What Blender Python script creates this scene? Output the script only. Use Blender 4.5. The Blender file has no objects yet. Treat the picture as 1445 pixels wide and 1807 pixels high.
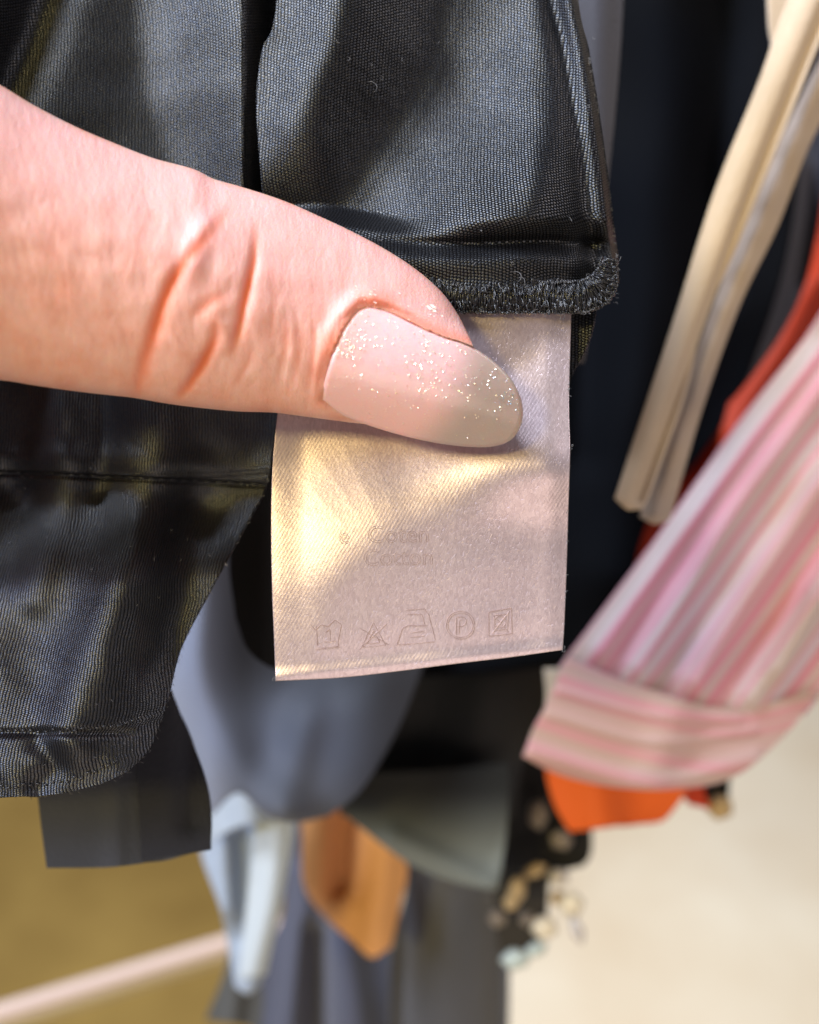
import bpy, math, random
import numpy as np
from mathutils import Vector

random.seed(7); RNG = np.random.default_rng(7)
S = bpy.context.scene
COL = S.collection

# ------------------------------------------------------------------ camera
PITCH = math.radians(25)
CAM = np.array([0.0, 0.0, 1.10])
FW = np.array([0, math.cos(PITCH), -math.sin(PITCH)])
UP = np.array([0, math.sin(PITCH), math.cos(PITCH)])
RT = np.array([1.0, 0, 0])
TANV = 0.502
cd = bpy.data.cameras.new('camera'); cam = bpy.data.objects.new('camera', cd); COL.objects.link(cam)
cam.location = CAM; cam.rotation_euler = (math.pi/2 - PITCH, 0, 0)
cd.sensor_fit = 'VERTICAL'; cd.sensor_height = 24.0; cd.lens = 12.0/TANV
cd.clip_start = 0.005; cd.clip_end = 60
cd.dof.use_dof = True; cd.dof.focus_distance = 0.1195; cd.dof.aperture_fstop = cd.lens/3.0
S.camera = cam

# ------------------------------------------------------------------ light
W = bpy.data.worlds.new('World'); S.world = W; W.use_nodes = True
W.node_tree.nodes['Background'].inputs[0].default_value = (0.80, 0.86, 1.0, 1)
W.node_tree.nodes['Background'].inputs[1].default_value = 0.11

def lamp(name, cdir, dist, size, power, col):
    """area lamp (shop ceiling light, added fill or bounce); cdir = direction in right/up/back axes"""
    L = bpy.data.lights.new(name, 'AREA'); L.shape = 'RECTANGLE'; L.size = size[0]; L.size_y = size[1]
    L.energy = power; L.color = col
    o = bpy.data.objects.new(name, L); COL.objects.link(o)
    d = np.array(cdir, float); d /= np.linalg.norm(d)
    tgt = CAM + FW*0.12
    p = tgt + (RT*d[0] + UP*d[1] - FW*d[2])*dist
    o.location = p
    o.rotation_euler = (Vector(p)-Vector(tgt)).to_track_quat('Z', 'Y').to_euler()
    return o
lamp('ceiling_lamp_cool', (-0.50, 0.72, 0.40), 1.6, (0.6, 0.4), 44, (0.84, 0.90, 1.0))
lamp('ceiling_lamp_warm', (-0.46, 0.17, 0.87), 1.5, (0.24, 0.18), 11.5, (1.0, 0.80, 0.31))
lamp('cool_fill_left', (-0.75, 0.30, 0.60), 1.5, (0.45, 0.35), 18, (0.62, 0.72, 1.0))  # unseen cool light added to brighten the lower left cloth
lamp('soft_fill_right', (0.75, 0.62, 0.30), 1.8, (0.6, 0.6), 10, (1.0, 0.90, 0.88))  # unseen soft fill added from the right
lamp('floor_fill_back', (0.25, 0.62, -0.72), 2.0, (0.8, 0.8), 14, (1.0, 0.95, 0.86))  # unseen lamp added to brighten the floor and the garments behind
lamp('warm_bounce_low', (0.15, -0.6, 0.8), 1.6, (1.2, 0.8), 8, (1.0, 0.80, 0.66))  # unseen lamp below the hand, added as warm bounce light

S.view_settings.view_transform = 'Standard'; S.view_settings.look = 'None'
S.view_settings.exposure = 0; S.view_settings.gamma = 1
S.view_settings.use_curve_mapping = False
S.cycles.use_denoising = True
try: S.cycles.denoiser = 'OPENIMAGEDENOISE'
except Exception: pass
S.cycles.max_bounces = 6

# ------------------------------------------------------------------ helpers
def at(px, py, d):
    """world point seen at photo position (px, py), d centimetres deep"""
    px = np.asarray(px, float); py = np.asarray(py, float); d = np.asarray(d, float)/100.0
    X = (px-722.5)/903.5*TANV*d; Y = -(py-903.5)/903.5*TANV*d
    X, Y, d = np.broadcast_arrays(X, Y, d)
    return CAM + X[..., None]*RT + Y[..., None]*UP + d[..., None]*FW

def catmull(pts, n, closed=False):
    P = np.array(pts, float)
    if len(P) == 2:
        t = np.linspace(0, 1, n)[:, None]; return P[0]*(1-t)+P[1]*t
    if closed: Q = np.vstack([P[-1], P, P[0], P[1]])
    else: Q = np.vstack([2*P[0]-P[1], P, 2*P[-1]-P[-2]])
    out = []
    for i in range(len(Q)-3):
        p0, p1, p2, p3 = Q[i:i+4]
        t = np.linspace(0, 1, 24, endpoint=False)[:, None]
        out.append(0.5*((2*p1)+(-p0+p2)*t+(2*p0-5*p1+4*p2-p3)*t**2+(-p0+3*p1-3*p2+p3)*t**3))
    out.append(Q[-2][None])
    C = np.vstack(out)
    s = np.r_[0, np.cumsum(np.linalg.norm(np.diff(C[:, :2], axis=0), axis=1))]
    t = np.linspace(0, s[-1], n)
    return np.stack([np.interp(t, s, C[:, k]) for k in range(C.shape[1])], 1)

def coons(top, right, bottom, left, nx, ny):
    """grid of photo positions from four boundary curves (top/bottom run left to right, left/right run downward)"""
    T = catmull(top, nx); B = catmull(bottom, nx); L = catmull(left, ny); R = catmull(right, ny)
    u = np.linspace(0, 1, nx)[None, :, None]; v = np.linspace(0, 1, ny)[:, None, None]
    c = (1-v)*T[None]+v*B[None]+(1-u)*L[:, None]+u*R[:, None]
    c = c-((1-u)*(1-v)*T[0]+u*(1-v)*T[-1]+(1-u)*v*B[0]+u*v*B[-1])
    return c[..., 0], c[..., 1]

def sst(a, b, x):
    t = np.clip((x-a)/(b-a), 0, 1); return t*t*(3-2*t)

def sm(x, xs, ys):
    """smooth interpolation through knots (no kinks)"""
    xs = np.array(xs, float); ys = np.array(ys, float); m = np.zeros(len(xs)); dl = np.diff(ys)/np.diff(xs)
    m[1:-1] = (dl[1:]+dl[:-1])/2
    i = np.clip(np.searchsorted(xs, x)-1, 0, len(xs)-2); w = xs[i+1]-xs[i]; t = np.clip((x-xs[i])/w, 0, 1)
    return (2*t**3-3*t**2+1)*ys[i]+(t**3-2*t**2+t)*w*m[i]+(-2*t**3+3*t**2)*ys[i+1]+(t**3-t**2)*w*m[i+1]

def pdist(px, py, line):
    """distance to a polyline, position 0..1 along it, and side (>0: right of travel on the photo)"""
    L = np.array(line, float); best = np.full(px.shape, 1e9); tt = np.zeros(px.shape); sd = np.zeros(px.shape)
    seg = np.linalg.norm(np.diff(L, axis=0), axis=1); cum = np.r_[0, np.cumsum(seg)]
    for i in range(len(L)-1):
        a, b = L[i], L[i+1]; ab = b-a; n2 = ab@ab
        t = np.clip(((px-a[0])*ab[0]+(py-a[1])*ab[1])/n2, 0, 1)
        dx = px-(a[0]+t*ab[0]); dy = py-(a[1]+t*ab[1]); d = np.hypot(dx, dy)
        m = d < best
        best = np.where(m, d, best); tt = np.where(m, (cum[i]+t*seg[i])/cum[-1], tt)
        sd = np.where(m, ab[0]*dy-ab[1]*dx, sd)
    return best, tt, sd

def ridge(px, py, line, w, a, taper=False):
    line = catmull(line, 24) if len(line) > 2 else line
    d, t, _ = pdist(px, py, line)
    g = a*np.exp(-(d/w)**2)
    if taper: g = g*np.clip(np.sin(np.pi*np.clip(t*0.96+0.02, 0, 1)), 0, 1)**0.6
    return g

def step(px, py, line, w, a):
    """smooth step of height a, reached on the right-hand side of the line"""
    line = catmull(line, 24) if len(line) > 2 else line
    d, _, s = pdist(px, py, line)
    return a*sst(-w, w, np.where(s > 0, d, -d))

def wob(px, py, seed, wl, a):
    r = np.random.default_rng(seed); z = 0
    for k in range(7):
        th = r.uniform(0, math.pi); f = 2*math.pi/wl*r.uniform(.6, 1.8); ph = r.uniform(0, 6.28)
        z = z+np.sin(f*(px*math.cos(th)+py*math.sin(th))+ph+1.3*np.sin(py/wl*1.9+ph))
    return a*z/4

def mesh_obj(name, verts, faces, mat, parent=None, uv=None, smooth=True, cols=None):
    me = bpy.data.meshes.new(name); me.from_pydata([tuple(v) for v in verts], [], faces)
    if smooth: me.polygons.foreach_set('use_smooth', [True]*len(me.polygons))
    if uv is not None:
        l = me.uv_layers.new(name='UVMap'); idx = np.zeros(len(me.loops), int); me.loops.foreach_get('vertex_index', idx)
        l.data.foreach_set('uv', np.asarray(uv, float)[idx].ravel())
    for k, c in (cols or {}).items():
        a = me.attributes.new(k, 'FLOAT', 'POINT'); a.data.foreach_set('value', np.asarray(c, float).ravel())
    me.update(); me.materials.append(mat)
    o = bpy.data.objects.new(name, me); COL.objects.link(o)
    if parent is not None: o.parent = parent
    return o

def grid_faces(ny, nx, off=0, wrap=False):
    i = np.arange(ny*nx).reshape(ny, nx)+off
    if wrap: i = np.hstack([i, i[:, :1]])
    return np.stack([i[:-1, :-1], i[1:, :-1], i[1:, 1:], i[:-1, 1:]], -1).reshape(-1, 4).tolist()

def sheet(name, top, right, bottom, left, depth, mat, parent=None, nx=120, ny=120, thick=0.04, cols=None):
    """a piece of cloth with real thickness; depth(px, py) in centimetres"""
    px, py = coons(top, right, bottom, left, nx, ny)
    d = depth(px, py) + 0*px
    P = at(px, py, d)
    du = np.linalg.norm(np.diff(P, axis=1), axis=2)*100; dv = np.linalg.norm(np.diff(P, axis=0), axis=2)*100
    U = np.hstack([np.zeros((ny, 1)), np.cumsum(du, 1)]); V = np.vstack([np.zeros((1, nx)), np.cumsum(dv, 0)])
    U = U-U[:, nx//2:nx//2+1]+(P[:, nx//2, 0]*100)[:, None]
    V = V-V[ny//2:ny//2+1]+(-(P@UP)*100)[ny//2][None]
    uv = np.stack([U, V], -1).reshape(-1, 2)
    c = {k: f(px, py).ravel() for k, f in (cols or {}).items()}
    o = mesh_obj(name, P.reshape(-1, 3), grid_faces(ny, nx), mat, parent, uv, cols=c)
    m = o.modifiers.new('thickness', 'SOLIDIFY'); m.thickness = thick/100; m.offset = -1
    # faces wind so the normal looks at the viewer; solidify grows away from the viewer
    return o

def tubes(paths, rad, sides=5):
    """list of (n,3) world paths -> verts, faces; rad in metres (number or list)"""
    V, F = [], []; off = 0
    for k, P in enumerate(paths):
        P = np.asarray(P); n = len(P); r = rad[k] if hasattr(rad, '__len__') else rad
        T = np.gradient(P, axis=0); T /= np.linalg.norm(T, axis=1)[:, None]+1e-12
        ref = FW*1.0; A = np.cross(T, ref); A /= np.linalg.norm(A, axis=1)[:, None]+1e-9; B = np.cross(T, A)
        th = np.linspace(0, 2*math.pi, sides, endpoint=False)
        rr = np.full(n, r); rr[0] *= .3; rr[-1] *= .3
        ring = P[:, None]+rr[:, None, None]*(np.cos(th)[None, :, None]*A[:, None]+np.sin(th)[None, :, None]*B[:, None])
        V.append(ring.reshape(-1, 3)); F += grid_faces(n, sides, off, True); off += n*sides
    return np.vstack(V), F

def empty(name, px, py, d, label, cat, group=None):
    o = bpy.data.objects.new(name, None); COL.objects.link(o); o.empty_display_size = .01
    tag(o, label, cat, group); return o
def tag(o, label=None, cat=None, group=None, kind=None):
    for k, v in (('label', label), ('category', cat), ('group', group), ('kind', kind)):
        if v: o[k] = v
    return o

# ------------------------------------------------------------------ materials
def newmat(name):
    m = bpy.data.materials.new(name); m.use_nodes = True
    return m, m.node_tree, m.node_tree.nodes['Principled BSDF']
class N:
    def __init__(s, nt): s.t = nt
    def n(s, typ, **kw):
        x = s.t.nodes.new(typ)
        for k, v in kw.items(): setattr(x, k, v)
        return x
    def put(s, sock, v):
        if hasattr(v, 'is_output') or isinstance(v, bpy.types.NodeSocket): s.t.links.new(v, sock)
        else: sock.default_value = v
    def m(s, op, a, b=0.0, c=0.0):
        x = s.n('ShaderNodeMath', operation=op); s.put(x.inputs[0], a); s.put(x.inputs[1], b); s.put(x.inputs[2], c)
        return x.outputs[0]
    def noise(s, vec, scale, detail=2, rough=.5):
        x = s.n('ShaderNodeTexNoise'); s.put(x.inputs['Vector'], vec); x.inputs['Scale'].default_value = scale
        x.inputs['Detail'].default_value = detail; x.inputs['Roughness'].default_value = rough; return x
    def ramp(s, v, stops):
        x = s.n('ShaderNodeValToRGB'); s.put(x.inputs[0], v); e = x.color_ramp.elements
        e[0].position, e[0].color = stops[0][0], (*stops[0][1], 1); e[1].position, e[1].color = stops[-1][0], (*stops[-1][1], 1)
        for p, c in stops[1:-1]: k = e.new(p); k.color = (*c, 1)
        return x.outputs[0]
    def mix(s, f, a, b, mode='MIX'):
        x = s.n('ShaderNodeMix', data_type='RGBA', blend_type=mode); s.put(x.inputs[0], f)
        for i, v in ((6, a), (7, b)):
            s.put(x.inputs[i], (*v, 1) if isinstance(v, tuple) and len(v) == 3 else v)
        return x.outputs[2]
    def bump(s, h, dist, strength=1.0, normal=None):
        x = s.n('ShaderNodeBump'); s.put(x.inputs['Height'], h); x.inputs['Distance'].default_value = dist
        x.inputs['Strength'].default_value = strength
        if normal is not None: s.put(x.inputs['Normal'], normal)
        return x.outputs[0]
    def uv(s):
        x = s.n('ShaderNodeUVMap', uv_map='UVMap'); y = s.n('ShaderNodeSeparateXYZ'); s.t.links.new(x.outputs[0], y.inputs[0])
        return x.outputs[0], y.outputs[0], y.outputs[1]

def weave_mat(name, base, pu=0.042, pv=0.036, rib=0.0, rough=.37, spec=.95, depth=4.6e-5, slant=0.0, gl=1.0):
    m, t, b = newmat(name); k = N(t); vec, u, v = k.uv()
    jig = k.noise(vec, 9, 3)
    uu = k.m('ADD', k.m('ADD', u, k.m('MULTIPLY', v, slant)), k.m('MULTIPLY', jig.outputs[0], 0.035))
    vv = k.m('ADD', v, k.m('MULTIPLY', k.noise(vec, 7, 2).outputs[0], 0.03))
    a = k.m('DIVIDE', uu, pu); par = k.m('MULTIPLY', k.m('FLOOR', a), 0.5)
    su = k.m('ABSOLUTE', k.m('SINE', k.m('MULTIPLY', a, math.pi)))
    sv = k.m('ABSOLUTE', k.m('SINE', k.m('MULTIPLY', k.m('ADD', k.m('DIVIDE', vv, pv), par), math.pi)))
    h = k.m('MULTIPLY', k.m('POWER', su, .7), k.m('ADD', rib, k.m('MULTIPLY', sv, 1-rib)))
    fib = k.noise(vec, 60, 3, .7)
    hh = k.m('ADD', h, k.m('MULTIPLY', fib.outputs[0], .35))
    b.inputs['Normal'].default_value = (0, 0, 0)
    t.links.new(k.bump(hh, depth), b.inputs['Normal'])
    gaps = k.ramp(h, [(0.08, (0.12, .12, .12)), (0.6, (1, 1, 1))])
    jj = k.noise(vec, 1.6, 3, .6)
    t.links.new(k.mix(1.0, (*base, 1), gaps, 'MULTIPLY'), b.inputs['Base Color'])
    sp = k.noise(vec, 24, 1)
    tint = k.ramp(sp.outputs[0], [(.36, (.98, .94, .88)), (.5, (.88, .92, 1)), (.64, (.70, .80, 1.0))])
    t.links.new(tint, b.inputs['Specular Tint'])
    lev = k.m('MULTIPLY', k.m('MULTIPLY', k.m('SUBTRACT', h, .12), spec*1.2), gl)
    lev = k.m('MULTIPLY', lev, k.m('ADD', .55, k.m('MULTIPLY', jj.outputs[0], .9)))
    t.links.new(k.m('MAXIMUM', lev, 0.02), b.inputs['Specular IOR Level'])
    b.inputs['Roughness'].default_value = rough; b.inputs['IOR'].default_value = 1.5
    b.inputs['Sheen Weight'].default_value = 0; b.inputs['Sheen Roughness'].default_value = .4
    return m

def soft_cloth(name, col, rough=.7, spec=.3, sheen=.1, var=.12, folds=None):
    m, t, b = newmat(name); k = N(t); vec, u, v = k.uv()
    n = k.noise(vec, .9, 4, .6)
    c = k.mix(n.outputs[0], tuple(x*(1-var) for x in col), tuple(min(1, x*(1+var)) for x in col))
    t.links.new(c, b.inputs['Base Color'])
    b.inputs['Roughness'].default_value = rough; b.inputs['Specular IOR Level'].default_value = spec
    b.inputs['Sheen Weight'].default_value = sheen
    t.links.new(k.bump(k.noise(vec, 14, 3).outputs[0], 2e-4), b.inputs['Normal'])
    return m

M_BLACK = weave_mat('black_weave', (.007, .007, .009))
M_RIB = weave_mat('black_ribbed_weave', (.009, .009, .012), pu=.040, pv=.022, rib=.62, slant=.04, rough=.37, spec=1.0)

def thread_mat(name, col, rough=.4, spec=.6):
    m, t, b = newmat(name); k = N(t)
    g = k.n('ShaderNodeNewGeometry'); n = k.noise(g.outputs['Position'], 2600, 2)
    t.links.new(k.ramp(n.outputs[0], [(.35, tuple(x*.5 for x in col)), (.65, tuple(x*1.6 for x in col))]), b.inputs['Base Color'])
    b.inputs['Roughness'].default_value = rough; b.inputs['Specular IOR Level'].default_value = spec; return m
M_THREAD = thread_mat('black_thread', (.016, .017, .022), .3, .7)
M_FUZZ = thread_mat('grey_lint', (.15, .15, .16), .6, .4)

def satin_mat():
    m, t, b = newmat('pink_beige_satin'); k = N(t); vec, u, v = k.uv()
    # satin weave: short bright floats of warp lying on a steep shallow twill
    mp = k.n('ShaderNodeMapping'); t.links.new(vec, mp.inputs[0]); mp.inputs['Rotation'].default_value = (0, 0, -.42); mp.inputs['Scale'].default_value = (38, 17, 1)
    vo = k.n('ShaderNodeTexVoronoi'); t.links.new(mp.outputs[0], vo.inputs['Vector']); vo.inputs['Scale'].default_value = 1; vo.inputs['Randomness'].default_value = .75
    sep = k.n('ShaderNodeSeparateXYZ'); t.links.new(vo.outputs['Color'], sep.inputs[0]); rnd = sep.outputs[0]
    tw = k.m('ADD', k.m('MULTIPLY', u, 0.86), k.m('MULTIPLY', v, 0.50))
    wv = k.m('SINE', k.m('MULTIPLY', k.m('ADD', tw, k.m('MULTIPLY', k.noise(vec, 3).outputs[0], .03)), 2*math.pi/0.040))
    f2 = k.noise(vec, 22, 3, .7)
    h = k.m('ADD', k.m('ADD', k.m('MULTIPLY', wv, .055), k.m('MULTIPLY', rnd, .30)), k.m('MULTIPLY', f2.outputs[0], .5))
    t.links.new(k.bump(h, 4.6e-5), b.inputs['Normal'])
    c = k.mix(k.m('ADD', k.m('MULTIPLY', rnd, .55), k.m('MULTIPLY', f2.outputs[0], .45)), (.45, .355, .385), (.61, .505, .54))
    t.links.new(c, b.inputs['Base Color'])
    b.inputs['Metallic'].default_value = .60
    b.inputs['Roughness'].default_value = .38
    b.inputs['Specular IOR Level'].default_value = .7
    b.inputs['Sheen Weight'].default_value = .15
    return m
M_SATIN = satin_mat()

def skin_mat():
    m, t, b = newmat('skin'); k = N(t); vec, u, v = k.uv()
    red = k.n('ShaderNodeAttribute', attribute_name='blush'); pale = k.n('ShaderNodeAttribute', attribute_name='pale')
    n1 = k.noise(vec, 2.2, 4, .6); n2 = k.noise(vec, 1.0, 2)
    c = k.ramp(n1.outputs[0], [(.3, (.72, .33, .245)), (.5, (.76, .41, .33)), (.72, (.80, .48, .41))])
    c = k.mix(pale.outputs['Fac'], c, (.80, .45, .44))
    c = k.mix(red.outputs['Fac'], c, (.70, .16, .06))
    t.links.new(c, b.inputs['Base Color'])
    b.inputs['Subsurface Weight'].default_value = .55
    b.inputs['Subsurface Radius'].default_value = (1.0, .34, .18)
    b.inputs['Subsurface Scale'].default_value = .0017
    b.inputs['Roughness'].default_value = .46; b.inputs['Specular IOR Level'].default_value = .42
    mp = k.n('ShaderNodeMapping'); t.links.new(vec, mp.inputs[0]); mp.inputs['Scale'].default_value = (1, .3, 1)
    f = k.noise(mp.outputs[0], 16, 5, .65); g = k.noise(vec, 42, 3, .6)
    vo = k.n('ShaderNodeTexVoronoi', feature='DISTANCE_TO_EDGE'); t.links.new(vec, vo.inputs['Vector']); vo.inputs['Scale'].default_value = 15
    h = k.m('ADD', k.m('ADD', f.outputs[0], k.m('MULTIPLY', g.outputs[0], .3)), k.m('MULTIPLY', k.m('MINIMUM', vo.outputs[0], .12), 1.2))
    t.links.new(k.bump(h, 1.2e-4, .8), b.inputs['Normal'])
    return m
M_SKIN = skin_mat()

def nail_mat():
    m, t, b = newmat('pearl_nail_polish'); k = N(t); vec, u, v = k.uv()
    fr = k.n('ShaderNodeAttribute', attribute_name='free_edge'); wm = k.n('ShaderNodeAttribute', attribute_name='warm')
    c = k.mix(wm.outputs['Fac'], (.86, .54, .58), (.82, .46, .44))
    c = k.mix(fr.outputs['Fac'], c, (.60, .47, .43))
    n = k.noise(vec, 60, 2)
    c = k.mix(k.m('MAXIMUM', k.m('MULTIPLY', k.m('SUBTRACT', n.outputs[0], .5), .7), 0.0), c, (.95, .85, .70))
    t.links.new(c, b.inputs['Base Color'])
    t.links.new(k.m('MULTIPLY', fr.outputs['Fac'], .4), b.inputs['Transmission Weight'])
    b.inputs['Subsurface Weight'].default_value = .4; b.inputs['Subsurface Scale'].default_value = .0008
    b.inputs['Roughness'].default_value = .36; b.inputs['Specular IOR Level'].default_value = .5
    b.inputs['Coat Weight'].default_value = .6; b.inputs['Coat Roughness'].default_value = .2
    t.links.new(k.bump(k.noise(vec, 6, 2).outputs[0], 6e-5), b.inputs['Normal'])
    return m
M_NAIL = nail_mat()
def fleck_mat():
    m, t, b = newmat('glitter'); k = N(t)
    a = k.n('ShaderNodeAttribute', attribute_name='hue')
    t.links.new(k.ramp(a.outputs['Fac'], [(0, (.95, .70, .30)), (.5, (1, .93, .75)), (.8, (.85, .95, .9)), (1, (.45, .70, 1.0))]), b.inputs['Base Color'])
    b.inputs['Metallic'].default_value = 1; b.inputs['Roughness'].default_value = .38
    return m
M_FLECK = fleck_mat()

# ------------------------------------------------------------------ setting
def floor_mat(name, stops, scale, rough, spec=.3):
    m, t, b = newmat(name); k = N(t); g = k.n('ShaderNodeNewGeometry')
    n = k.noise(g.outputs['Position'], scale, 4, .55); t.links.new(k.ramp(n.outputs[0], stops), b.inputs['Base Color'])
    b.inputs['Roughness'].default_value = rough; b.inputs['Specular IOR Level'].default_value = spec
    t.links.new(k.bump(k.noise(g.outputs['Position'], 300, 3).outputs[0], 4e-4), b.inputs['Normal']); return m
M_FLOOR = floor_mat('beige_floor', [(.3, (.74, .60, .42)), (.7, (.88, .79, .63))], 3.0, .35)
M_MAT = floor_mat('golden_brown_carpet', [(.3, (.21, .13, .036)), (.7, (.36, .24, .072))], 4.0, .9, .1)
FZ = 0.0
def slab(name, x0, x1, y0, y1, z0, z1, mat):
    V = [(x, y, z) for z in (z0, z1) for y in (y0, y1) for x in (x0, x1)]
    F = [(0, 2, 3, 1), (4, 5, 7, 6), (0, 1, 5, 4), (2, 6, 7, 3), (0, 4, 6, 2), (1, 3, 7, 5)]
    return mesh_obj(name, V, F, mat, smooth=False)
tag(slab('floor', -4, 4, -1.5, 6, -.05, FZ, M_FLOOR), kind='structure')
tag(slab('carpet', -3.0, -0.10, -1.0, 5, FZ+.002, FZ+.012, M_MAT), kind='structure')

# rail crossing the brown floor at lower left
M_RAIL = soft_cloth('pale_rail_paint', (.72, .56, .50), .4, .5, 0)
def bar(name, pts, r, mat, parent=None):
    P = np.array([at(*p) for p in pts]); n = 14
    t = np.linspace(0, 1, n)[:, None]; path = P[0]*(1-t)+P[1]*t
    V, F = tubes([path], r, 20)
    return mesh_obj(name, V, F, mat, parent, np.zeros((len(V), 2)))
rail = empty('rack_rail', 0, 0, 0, 'pale pinkish white metal bottom rail crossing the golden brown carpet', 'rail')
bar('rail_tube', [(-260, 1868, 42), (700, 1572, 60)], .0042, M_RAIL, rail)
bar('rail_edge', [(-260, 1897, 43), (700, 1592, 61)], .003, soft_cloth('rail_underside', (.50, .40, .22), .5, .4, 0), rail)

# ------------------------------------------------------------------ garments on the rack behind (blurred by the lens)
def drape(base, folds, w=0):
    def f(px, py):
        d = base+0*px
        for line, wd, a in folds: d = d-ridge(px, py, line, wd, a)
        return d+(wob(px, py, int(base*10), 300, w) if w else 0)
    return f

def lit_tone_mat(name, c0, c1):
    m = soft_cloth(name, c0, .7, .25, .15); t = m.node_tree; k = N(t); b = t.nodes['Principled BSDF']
    a = k.n('ShaderNodeAttribute', attribute_name='lit_tone'); t.links.new(k.mix(a.outputs['Fac'], c0, c1), b.inputs['Base Color']); return m
# black garments upper right
g = empty('black_dress', 0, 0, 0, 'very dark navy black garment hanging directly behind the beige ties', 'dress')
M_NAVY = soft_cloth('navy_black_crepe', (.003, .0035, .005), .9, .06, .0)
sheet('skirt', [(300, -400), (1400, -400)], [(1420, -400), (1410, 300), (1330, 640), (1225, 820), (1140, 930), (1090, 1160)], [(560, 1200), (820, 1190), (1090, 1160)],
      [(300, -400), (420, 500), (560, 1200)],
      drape(23.6, [([(1190, -200), (1150, 400), (1090, 1000)], 70, .8), ([(1300, -200), (1260, 500)], 40, -.6), ([(1060, -200), (1030, 800)], 40, -.5)], .25), M_NAVY, g)
sheet('side_panel', [(940, -400), (1112, -400)], [(1112, -400), (1100, 0), (1075, 300), (1030, 640)], [(920, 660), (1030, 640)], [(940, -400), (930, 200), (920, 660)],
      drape(16.5, [([(1060, -300), (1050, 600)], 35, .3)]), soft_cloth('charcoal_grey', (.055, .052, .062), .7, .3, .3), g)
g = empty('navy_coat', 0, 0, 0, 'dark slate blue garment at the right edge behind the beige ties', 'coat')
sheet('coat_panel', [(1240, -400), (1800, -400)], [(1800, -400), (1700, 900)], [(1060, 1050), (1700, 900)], [(1240, -400), (1240, 300), (1060, 1050)],
      drape(30, [([(1400, 300), (1330, 560), (1250, 800)], 40, 1.0), ([(1310, -200), (1330, 300)], 40, .7), ([(1450, 0), (1420, 500)], 20, -.6)], .2),
      soft_cloth('dark_slate', (.035, .034, .050), .7, .3, .3), g)

# red orange garment
g = empty('red_orange_dress', 0, 0, 0, 'vivid red orange dress hanging behind the pink striped shirt', 'dress')
M_RED = soft_cloth('red_orange_cloth', (.42, .032, .004), .6, .3, .1)
sheet('side_panel', [(1475, 200), (1800, 200)], [(1800, 200), (1700, 1000)], [(1080, 1180), (1700, 1000)], [(1475, 200), (1425, 490), (1330, 660), (1200, 800), (1110, 900), (1050, 980), (1020, 1110), (1080, 1180)],
      drape(24, [([(1440, 500), (1300, 760)], 40, .6)], .2), M_RED, g)
sheet('hem', [(962, 1350), (1200, 1180)], [(1200, 1180), (1235, 1330), (1180, 1440), (1130, 1452)], [(1005, 1468), (1060, 1462), (1130, 1452)],
      [(962, 1350), (966, 1380), (980, 1425), (1005, 1468)], drape(24.5, [([(1040, 1300), (1060, 1450)], 50, .5)], .1),
      soft_cloth('orange_cloth', (.54, .08, .003), .6, .3, .1), g)
sheet('ribbon', [(1185, 1250), (1235, 1250)], [(1235, 1250), (1240, 1380), (1255, 1428)], [(1215, 1420), (1255, 1428)], [(1185, 1250), (1195, 1380), (1215, 1420)],
      drape(24.8, []), M_RED, g, 20, 40)

# pink striped shirt
def stripes_mat(name, ax, cols, pitch, wobble=.1):
    m, t, b = newmat(name); k = N(t); vec, u, v = k.uv()
    a = k.n('ShaderNodeAttribute', attribute_name='stripe')
    s = k.m('ADD', k.m('DIVIDE', a.outputs['Fac'], pitch), k.m('MULTIPLY', k.noise(vec, .5, 2).outputs[0], wobble))
    n1 = k.n('ShaderNodeTexNoise', noise_dimensions='1D'); t.links.new(s, n1.inputs['W']); n1.inputs['Scale'].default_value = 1; n1.inputs['Detail'].default_value = 2
    c = k.ramp(n1.outputs[0], cols); t.links.new(c, b.inputs['Base Color'])
    b.inputs['Roughness'].default_value = .55; b.inputs['Sheen Weight'].default_value = .2
    t.links.new(k.bump(n1.outputs[0], 4e-4), b.inputs['Normal']); return m
PC = [(.26, (.44, .36, .37)), (.38, (.54, .44, .45)), (.46, (.58, .46, .50)), (.52, (.66, .22, .34)), (.57, (.60, .42, .50)), (.66, (.62, .54, .62)), (.8, (.60, .50, .74))]
M_STR = stripes_mat('pink_grey_stripes', 0, PC, .62)
M_HEMSTR = stripes_mat('pink_cross_stripes', 1, [(.3, (.50, .37, .36)), (.5, (.54, .36, .375)), (.60, (.60, .27, .34)), (.75, (.50, .39, .38))], .36)
g = empty('pink_striped_shirt', 0, 0, 0, 'blurred pink shirt with lilac and grey stripes hanging diagonally, curved hem', 'shirt')
UL = [(1540, 380), (1445, 560), (1300, 750), (1150, 960), (1030, 1120), (985, 1180)]
def sdist(line):
    L = catmull(line, 40)
    def f(px, py):
        d, t, s = pdist(px, py, L); return np.where(s > 0, d, -d)/58.0
    return f
sheet('shirt_body', [(1540, 380), (1900, 400)], [(1900, 400), (1700, 900), (1420, 1262)], [(985, 1185), (1130, 1225), (1280, 1262), (1420, 1262)], UL,
      drape(21.2, [([(1500, 620), (1300, 900), (1130, 1180)], 26, .35), ([(1560, 700), (1400, 930), (1230, 1200)], 28, .4),
                   ([(1640, 760), (1480, 1000), (1330, 1230)], 30, .4), ([(1445, 620), (1220, 920), (1060, 1150)], 20, .25), ([(1440, 1060), (1380, 1180)], 26, .3)], .08),
      M_STR, g, 200, 160, .05, cols={'stripe': sdist(UL)})
HB = [(922, 1335), (990, 1368), (1080, 1388), (1180, 1392), (1290, 1372), (1380, 1300), (1440, 1225)]
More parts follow.
